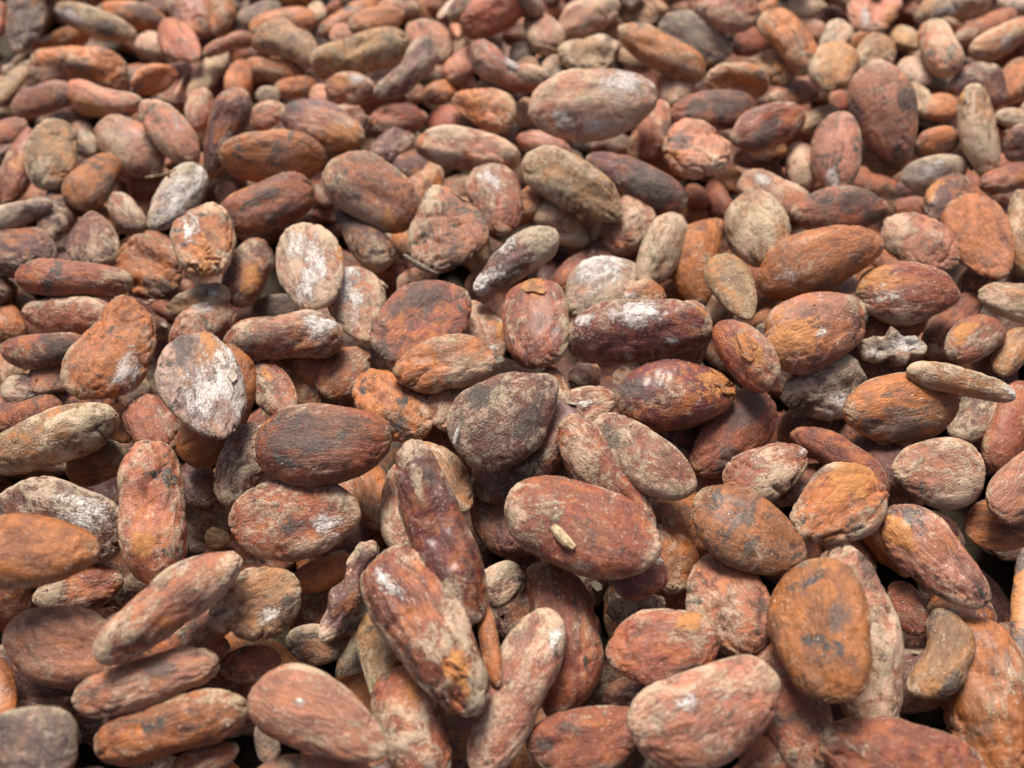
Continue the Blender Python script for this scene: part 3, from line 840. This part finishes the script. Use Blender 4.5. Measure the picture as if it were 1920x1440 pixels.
# thin bits of husk lifting off the beans that show them
from mathutils.bvhtree import BVHTree
def add_flake(land, x, y, r, mat, label=None, ex=1.0, rot=0.0, lift=.00012, curl=.0004):
    B = [b_ for b_ in beans if b_['land'] == land][0]
    bv = BVHTree.FromPolygons([Vector(v) for v in B['Wp']], [list(f) for f in FCACHE[B['res']]])
    NR, NS = 6, 30
    rows = []
    fr_ = np.random.default_rng(int(x*7+y))
    ph_ = fr_.uniform(0, 6.28, 4)
    for j in range(NR+1):
        for s_ in range(NS):
            an = s_/NS*2*math.pi
            k = 1+.22*math.sin(2*an+ph_[0])+.16*math.sin(3*an+ph_[1])+.12*math.sin(5*an+ph_[2])+.07*math.sin(9*an+ph_[3])
            t = (j+.02)/NR
            px_, py_ = r*k*t*math.cos(an)*ex, r*k*t*math.sin(an)
            X_ = x+px_*math.cos(rot)-py_*math.sin(rot); Y_ = y+px_*math.sin(rot)+py_*math.cos(rot)
            d_ = Vector(ray(X_, Y_)).normalized()
            h_, n_, _, _ = bv.ray_cast(Vector(CAMP), d_)
            if h_ is None:
                h_, n_, _, _ = bv.find_nearest(Vector(CAMP)+d_*float(np.linalg.norm(B['Wp'].mean(0)-CAMP)))
            if n_.dot(d_) > 0: n_ = -n_
            rows.append((h_, n_, t, max(0, math.sin(an+ph_[1]))))
    T_ = [h_+n_*(lift+curl*(t**4)*w_) for h_, n_, t, w_ in rows]
    U_ = [h_+n_*(lift-.00035+curl*(t**4)*w_) for h_, n_, t, w_ in rows]
    inv = B['obj'].matrix_world.inverted()
    m_ = len(T_)
    F_ = []
    for j in range(NR):
        for s_ in range(NS):
            a_, b_ = j*NS+s_, j*NS+(s_+1) % NS
            F_.append((a_, a_+NS, b_+NS, b_)); F_.append((m_+a_, m_+b_, m_+b_+NS, m_+a_+NS))
    for s_ in range(NS):
        a_, b_ = NR*NS+s_, NR*NS+(s_+1) % NS
        F_.append((a_, a_+m_, b_+m_, b_))
    me = bpy.data.meshes.new('husk_flake'); me.from_pydata([tuple(inv @ v) for v in T_+U_], [], F_)
    nv_ = len(me.vertices); co_ = np.array([tuple(inv @ v) for v in T_+U_])*100
    tn_ = np.tile(np.array(list(mat)+[.25]), (nv_, 1)); mk_ = np.zeros((nv_, 4)); mk_[:, 3] = 20*10
    finish_mesh(me, co_*1.7+x, tn_, mk_, np.tile(np.array([.8, .3, .1, 0]), (nv_, 1)))
    o = bpy.data.objects.new('husk_flake', me); COL.objects.link(o); o.parent = B['obj']
    if label: o['label'] = label
add_flake('the orange-flaked red bean', 1402, 648, 15, (.56, .22, .07), label='peeling orange husk flake', rot=1.1, ex=1.9)
add_flake('the big red flake-marked bean', 853, 1256, 12, (.56, .22, .07), label='orange flake of husk', rot=.8, ex=1.7)
add_flake('the glossy orange-tipped bean', 1358, 712, 17, (.52, .20, .06), label='torn orange husk at the tip', rot=1.3, ex=2.0)
add_flake('the tan-capped bean', 1000, 540, 12, (.50, .24, .09), label='torn tan cap of husk', ex=1.7)
add_flake('the chalk-faced bean', 436, 700, 16, (.66, .56, .46), label='chalky white skin', ex=.6, rot=.2)
# ------------------------------------------------------------------ thin odds and ends
def tube(name, pts, rad, mat, seg=8):
    pts = [np.array(p, float) for p in pts]
    V, F = [], []
    for k, p in enumerate(pts):
        t = pts[min(k+1, len(pts)-1)]-pts[max(k-1, 0)]; t /= np.linalg.norm(t)
        u = np.cross(t, [0.3, 0.2, 1]); u /= np.linalg.norm(u); w = np.cross(t, u)
        for s in range(seg):
            an = s/seg*2*math.pi
            V.append(p+rad[k]*(math.cos(an)*u+math.sin(an)*w))
    for k in range(len(pts)-1):
        for s in range(seg):
            F.append((k*seg+s, k*seg+(s+1) % seg, (k+1)*seg+(s+1) % seg, (k+1)*seg+s))
    F.append(tuple(reversed(range(seg)))); F.append(tuple(range((len(pts)-1)*seg, len(pts)*seg)))
    me = bpy.data.meshes.new(name); me.from_pydata([tuple(v) for v in V], [], F)
    me.polygons.foreach_set('use_smooth', np.ones(len(me.polygons), bool))
    me.materials.append(mat); me.update()
    o = bpy.data.objects.new(name, me); COL.objects.link(o)
    return o
def surf_point(x, y, lift):
    """a point just above the bean seen at this picture position"""
    best = None; r = ray(x, y); rn = r/np.linalg.norm(r)
    for B in beans:
        W = B['Wp']; q = W-CAMP
        t = q @ rn; d = np.linalg.norm(q-t[:, None]*rn, axis=1)
        m = d < .0009
        if m.any():
            tm = t[m].min()
            if best is None or tm < best: best = tm
    if best is None: best = (-.006-H)/rn[2]
    return CAMP+rn*(best-lift)
def strand(name, pix, rad, mat, lift, label, cat):
    ps = [surf_point(x, y, lift) for x, y in pix]
    rn = [rad*(.6+.5*math.sin(math.pi*(k+.5)/len(ps)))*(1+.2*math.sin(k*2.3)) for k in range(len(ps))]
    o = tube(name, ps, rn, mat)
    o['label'] = label; o['category'] = cat
    return o
strand('twig', [(750, 484), (757, 479), (766, 483), (780, 493), (796, 503), (812, 510), (822, 514)], .00052, TWIG, .0006,
       'short bent grey-brown twig lying between the triangular pinkish bean and a low red one', 'twig')
strand('straw_fibre', [(272, 333), (286, 331), (300, 329), (316, 325), (330, 317)], .00030, STRAW, .0004,
       'thin pale straw beside the upper left end of the crusty white bean', 'straw')
# a flat straw flake stuck on the frosted crimson bean
def chip(name, pix, w, mat, label, cat, th=.00035):
    ps = [surf_point(x, y, th*.8) for x, y in pix]
    V, F = [], []
    for k, p in enumerate(ps):
        t = ps[min(k+1, len(ps)-1)]-ps[max(k-1, 0)]; t /= np.linalg.norm(t)
        v = (CAMP-p); v /= np.linalg.norm(v); u = np.cross(t, v); u /= np.linalg.norm(u)
        ww = w*(.35+.65*math.sin(math.pi*(k+.6)/(len(ps)+.2)))
        for a_, b_ in ((-1, 0), (-.5, 1), (.5, 1), (1, 0)):
            V.append(p+u*ww*a_+v*th*b_)
    for k in range(len(ps)-1):
        for s in range(4):
            F.append((k*4+s, k*4+(s+1) % 4, (k+1)*4+(s+1) % 4, (k+1)*4+s))
    F.append((3, 2, 1, 0)); e = (len(ps)-1)*4; F.append((e, e+1, e+2, e+3))
    me = bpy.data.meshes.new(name); me.from_pydata([tuple(v) for v in V], [], F); me.materials.append(mat); me.update()
    o = bpy.data.objects.new(name, me); COL.objects.link(o); o['label'] = label; o['category'] = cat
    return o
chip('straw_flake', [(1036, 986), (1044, 995), (1054, 1006), (1064, 1017), (1076, 1027)], .00085, STRAW,
     'small straw-coloured husk flake stuck on the face of the large frosted crimson bean', 'husk flake')
chip('chalky_grain', [(860, 802), (857, 812), (854, 822), (852, 832)], .00038, CHALK,
     'tiny white grain lodged at the left end of the broad grey-purple bean', 'grain', .0004)
chip('husk_crumb', [(712, 527), (718, 534), (726, 540)], .0005, STRAW,
     'small ragged straw crumb on the whitish mottled bean under the bent twig', 'husk crumb')

# ------------------------------------------------------------------ the mat and the beans nobody could pick out singly
me = bpy.data.meshes.new('ground')
nx = 60
gx = np.linspace(-.9, .9, nx); gy = np.linspace(-.35, 1.35, nx)
X, Y = np.meshgrid(gx, gy, indexing='ij')
Gp = np.stack([X.ravel(), Y.ravel(), np.zeros(nx*nx)], 1)
Gp[:, 2] = GZ-.0004+.0006*noise3(Gp*9+3)
me.from_pydata(Gp.tolist(), [], [(i*nx+j, (i+1)*nx+j, (i+1)*nx+j+1, i*nx+j+1) for i in range(nx-1) for j in range(nx-1)])
me.materials.append(GROUND); me.update()
g = bpy.data.objects.new('ground', me); COL.objects.link(g); g['kind'] = 'structure'; g['label'] = 'worn olive-brown drying mat under the beans'

fr = np.random.default_rng(77)
protoP = []
PU, PV = 26, 18
pf = np.array([list(f)+([f[-1]] if len(f) == 3 else []) for f in grid_faces(PU, PV)])
for k in range(14):
    a = fr.uniform(1.0, 1.3); b = fr.uniform(.58, .78); c = b*fr.uniform(.5, .75)
    P, rim, Q = bean_points(a, b, c, fr.choice(list('eeewkgc')), 9000+k, PU, PV)
    protoP.append((P, rim, Q, (a, b, c)))
def rotm(n, an):
    n = n/np.linalg.norm(n); h = np.array([math.cos(an), math.sin(an), 0]); x = h-n*np.dot(h, n); x /= np.linalg.norm(x)
    return np.stack([x, np.cross(n, x), n], 1)
VV, RR, TT, MM, FF, YY = [], [], [], [], [], []
gap_shade_keys = ['R', 'R', 'D', 'D', 'D', 'R', 'O', 'P', 'D', 'G']  # darker mix: the shade of the gaps painted into the lower beans' colour
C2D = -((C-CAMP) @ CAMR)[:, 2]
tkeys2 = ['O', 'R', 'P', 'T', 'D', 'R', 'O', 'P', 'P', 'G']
def put(x, y, z, tilt, size=1.0, top=False):
    P, rim, Q, _ = protoP[fr.integers(len(protoP))]
    n = np.array([0, 0, 1.0])+fr.normal(size=3)*tilt
    M = rotm(n, fr.uniform(0, 6.28)); s = fr.uniform(.82, 1.06)*size
    W = (P*.01*s) @ M.T+np.array([x, y, z])
    off = NV[0]
    t = np.array(TONES[(tkeys2 if top else gap_shade_keys)[fr.integers(len(gap_shade_keys))]])*fr.uniform(.85, 1.15)
    VV.append(W); RR.append(Q*rest_row(fr)+fr.uniform(0, 40, 3)); n_ = len(P); YY.append(np.tile(vary_row(fr), (n_, 1)))
    TT.append(np.concatenate([np.tile(t, (n_, 1)), np.full((n_, 1), fr.uniform(.1, .9 if top else .6))], 1))  # lower beans also get less pale dust, to darken the gaps
    mk = np.zeros((n_, 4)); mk[:, 3] = rim; MM.append(mk)
    FF.append(pf+off); NV[0] += n_
NV = [0]
XR, Y0, Y1 = .34, -.10, .46
HOLES = [(515, 520, 60), (1800, 985, 30), (1885, 1050, 34), (15, 95, 50)]
def hidden(px, m):                      # far enough outside the frame?
    return px[0] < -m or px[0] > 1920+m or px[1] < -m*.62 or px[1] > 1440+m
# bottom layer everywhere, resting on the mat
step = .0140
for ix, x in enumerate(np.arange(-XR, XR, step)):
    for y in np.arange(Y0, Y1, step):
        xx = x+fr.uniform(-.005, .005); yy = y+fr.uniform(-.005, .005)+(ix % 2)*step/2
        px = project(np.array([[xx, yy, GZ+.004]]))[0]
        if px[2] > 0 and any(math.hypot(px[0]-h[0], px[1]-h[1]) < h[2] for h in HOLES): continue
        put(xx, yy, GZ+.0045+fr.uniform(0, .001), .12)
# beans in the gaps between the picked-out ones, always tucked behind them
BC = project(C); BH = np.array([[math.hypot(B['e2'][0]-B['e1'][0], B['e2'][1]-B['e1'][1])/2, B['w']/2] for B in beans])
BQ = np.array([[B['e2'][0]-B['e1'][0], B['e2'][1]-B['e1'][1]] for B in beans]); BQ /= np.linalg.norm(BQ, axis=1)[:, None]
def ell(px, grow):
    d = np.array(px)-BC[:, :2]
    u = (d*BQ).sum(1)/(BH[:, 0]+grow); v = (d[:, 0]*-BQ[:, 1]+d[:, 1]*BQ[:, 0])/(BH[:, 1]+grow)
    return u*u+v*v
yy_ = -30
nfill = 0
while yy_ < 1470:
    zz_ = (-.008-H)/ray(960, yy_)[2]; st_ = .0095*FPX/zz_
    for xx_ in np.arange(-30, 1960, st_):
        px = (xx_+fr.uniform(-.3, .3)*st_, yy_+fr.uniform(-.3, .3)*st_)
        if any(math.hypot(px[0]-h[0], px[1]-h[1]) < h[2]*1.3 for h in HOLES): continue
        if (ell(px, 0) < .85).any(): continue
        rb = .0065*FPX/zz_
        m = ell(px, rb) < 1
        if not m.any(): continue
        ry = ray(*px)
        dep = np.max(C2D[m])+.0035+fr.uniform(0, .002)
        gd = (GZ+.006-H)/ry[2]
        p = CAMP+ry*min(dep, gd)
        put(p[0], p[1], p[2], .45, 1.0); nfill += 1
    yy_ += st_*.8
print('fillers', nfill)
# upper layers only where they cannot stand in front of the picked-out beans
for lvl, (zz, st, mg) in enumerate(((GZ+.0125, .0200, 60), (GZ+.0215, .0215, 105))):
    for ix, x in enumerate(np.arange(-XR, XR, st)):
        for y in np.arange(Y0, Y1, st):
            xx = x+fr.uniform(-.007, .007); yy = y+fr.uniform(-.007, .007)+(ix % 2)*st/2
            z = zz+fr.uniform(-.001, .002)
            px = project(np.array([[xx, yy, z]]))[0]
            if (px[2] > .02) and not hidden(px, mg): continue
            if xx*xx+(yy)**2+(z-H)**2 < .045**2: continue
            if fr.random() < .12*lvl: continue
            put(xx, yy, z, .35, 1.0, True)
V = np.concatenate(VV); F = np.concatenate(FF)
faces = [tuple(f) if f[2] != f[3] else tuple(f[:3]) for f in F.tolist()]
me = bpy.data.meshes.new('cacao_bean_pile'); me.from_pydata(V.tolist(), [], faces)
finish_mesh(me, np.concatenate(RR), np.concatenate(TT), np.concatenate(MM), np.concatenate(YY))
pile = bpy.data.objects.new('cacao_bean_pile', me); COL.objects.link(pile)
pile['kind'] = 'stuff'; pile['label'] = 'shaded beans at the bottom of the heap, seen only in the gaps, and the heap beyond'
pile['category'] = 'cacao beans'
print('pile beans', len(VV), 'faces', len(faces))

# ------------------------------------------------------------------ grit and shreds of shell caught on and between the beans
gr_ = np.random.default_rng(31)
AW = np.concatenate([B['Wp'] for B in beans]); AN = np.concatenate([B['nr'] @ B['M'].T for B in beans])
ok = np.where(AN[:, 2] > .55)[0]
pick = list(gr_.choice(ok, 900, replace=False))
pts = [(AW[i], AN[i], gr_.uniform(.00010, .00032)) for i in pick]
PN = np.zeros(len(pile.data.vertices)*3, np.float32); pile.data.vertices.foreach_get('normal', PN); PN = PN.reshape(-1, 3)
prj = project(V)
okp = np.where((PN[:, 2] > .6) & (prj[:, 0] > -60) & (prj[:, 0] < 1980) & (prj[:, 1] > -40) & (prj[:, 1] < 1480) & (prj[:, 2] > 0))[0]
pts += [(V[i], PN[i], gr_.uniform(.00025, .0011)) for i in gr_.choice(okp, 1500)]
GV, GF, GT = [], [], []
nb_ = 0
for p, n_, sz in pts:
    n_ = n_/np.linalg.norm(n_); h_ = gr_.normal(size=3); u_ = np.cross(n_, h_); u_ /= np.linalg.norm(u_); w_ = np.cross(n_, u_)
    k_ = 6; el = gr_.uniform(.3, .9); th_ = gr_.uniform(.12, .3)*sz
    tl = gr_.normal(size=2)*.25
    ring = [(sz*math.cos(j/k_*6.283)*gr_.uniform(.6, 1.1), sz*el*math.sin(j/k_*6.283)*gr_.uniform(.6, 1.1)) for j in range(k_)]
    for lift in (0, th_):
        for (a_, b_) in ring:
            GV.append(p+u_*a_+w_*b_+n_*(lift+.15*sz+a_*tl[0]+b_*tl[1]))
    GF.append(tuple(nb_+j for j in reversed(range(k_)))); GF.append(tuple(nb_+k_+j for j in range(k_)))
    for j in range(k_): GF.append((nb_+j, nb_+(j+1) % k_, nb_+k_+(j+1) % k_, nb_+k_+j))
    nb_ += 2*k_
    t_ = np.array([(.46, .36, .24), (.30, .12, .06), (.14, .07, .05), (.55, .47, .36)][gr_.integers(4)])*gr_.uniform(.7, 1.1)
    GT += [tuple(t_)+(.3,)]*(2*k_)
GV = np.array(GV)
me = bpy.data.meshes.new('husk_crumbs'); me.from_pydata(GV.tolist(), [], GF)
n_ = len(GV); finish_mesh(me, GV*100*1.5, np.array(GT), np.zeros((n_, 4)), np.tile(np.array([.5, .3, .3, 0]), (n_, 1)))
me.polygons.foreach_set('use_smooth', np.zeros(len(me.polygons), bool))
cr = bpy.data.objects.new('husk_crumbs', me); COL.objects.link(cr)
cr['kind'] = 'stuff'; cr['label'] = 'grit and tiny shreds of dry shell scattered over and between the beans'
cr['category'] = 'husk crumbs'
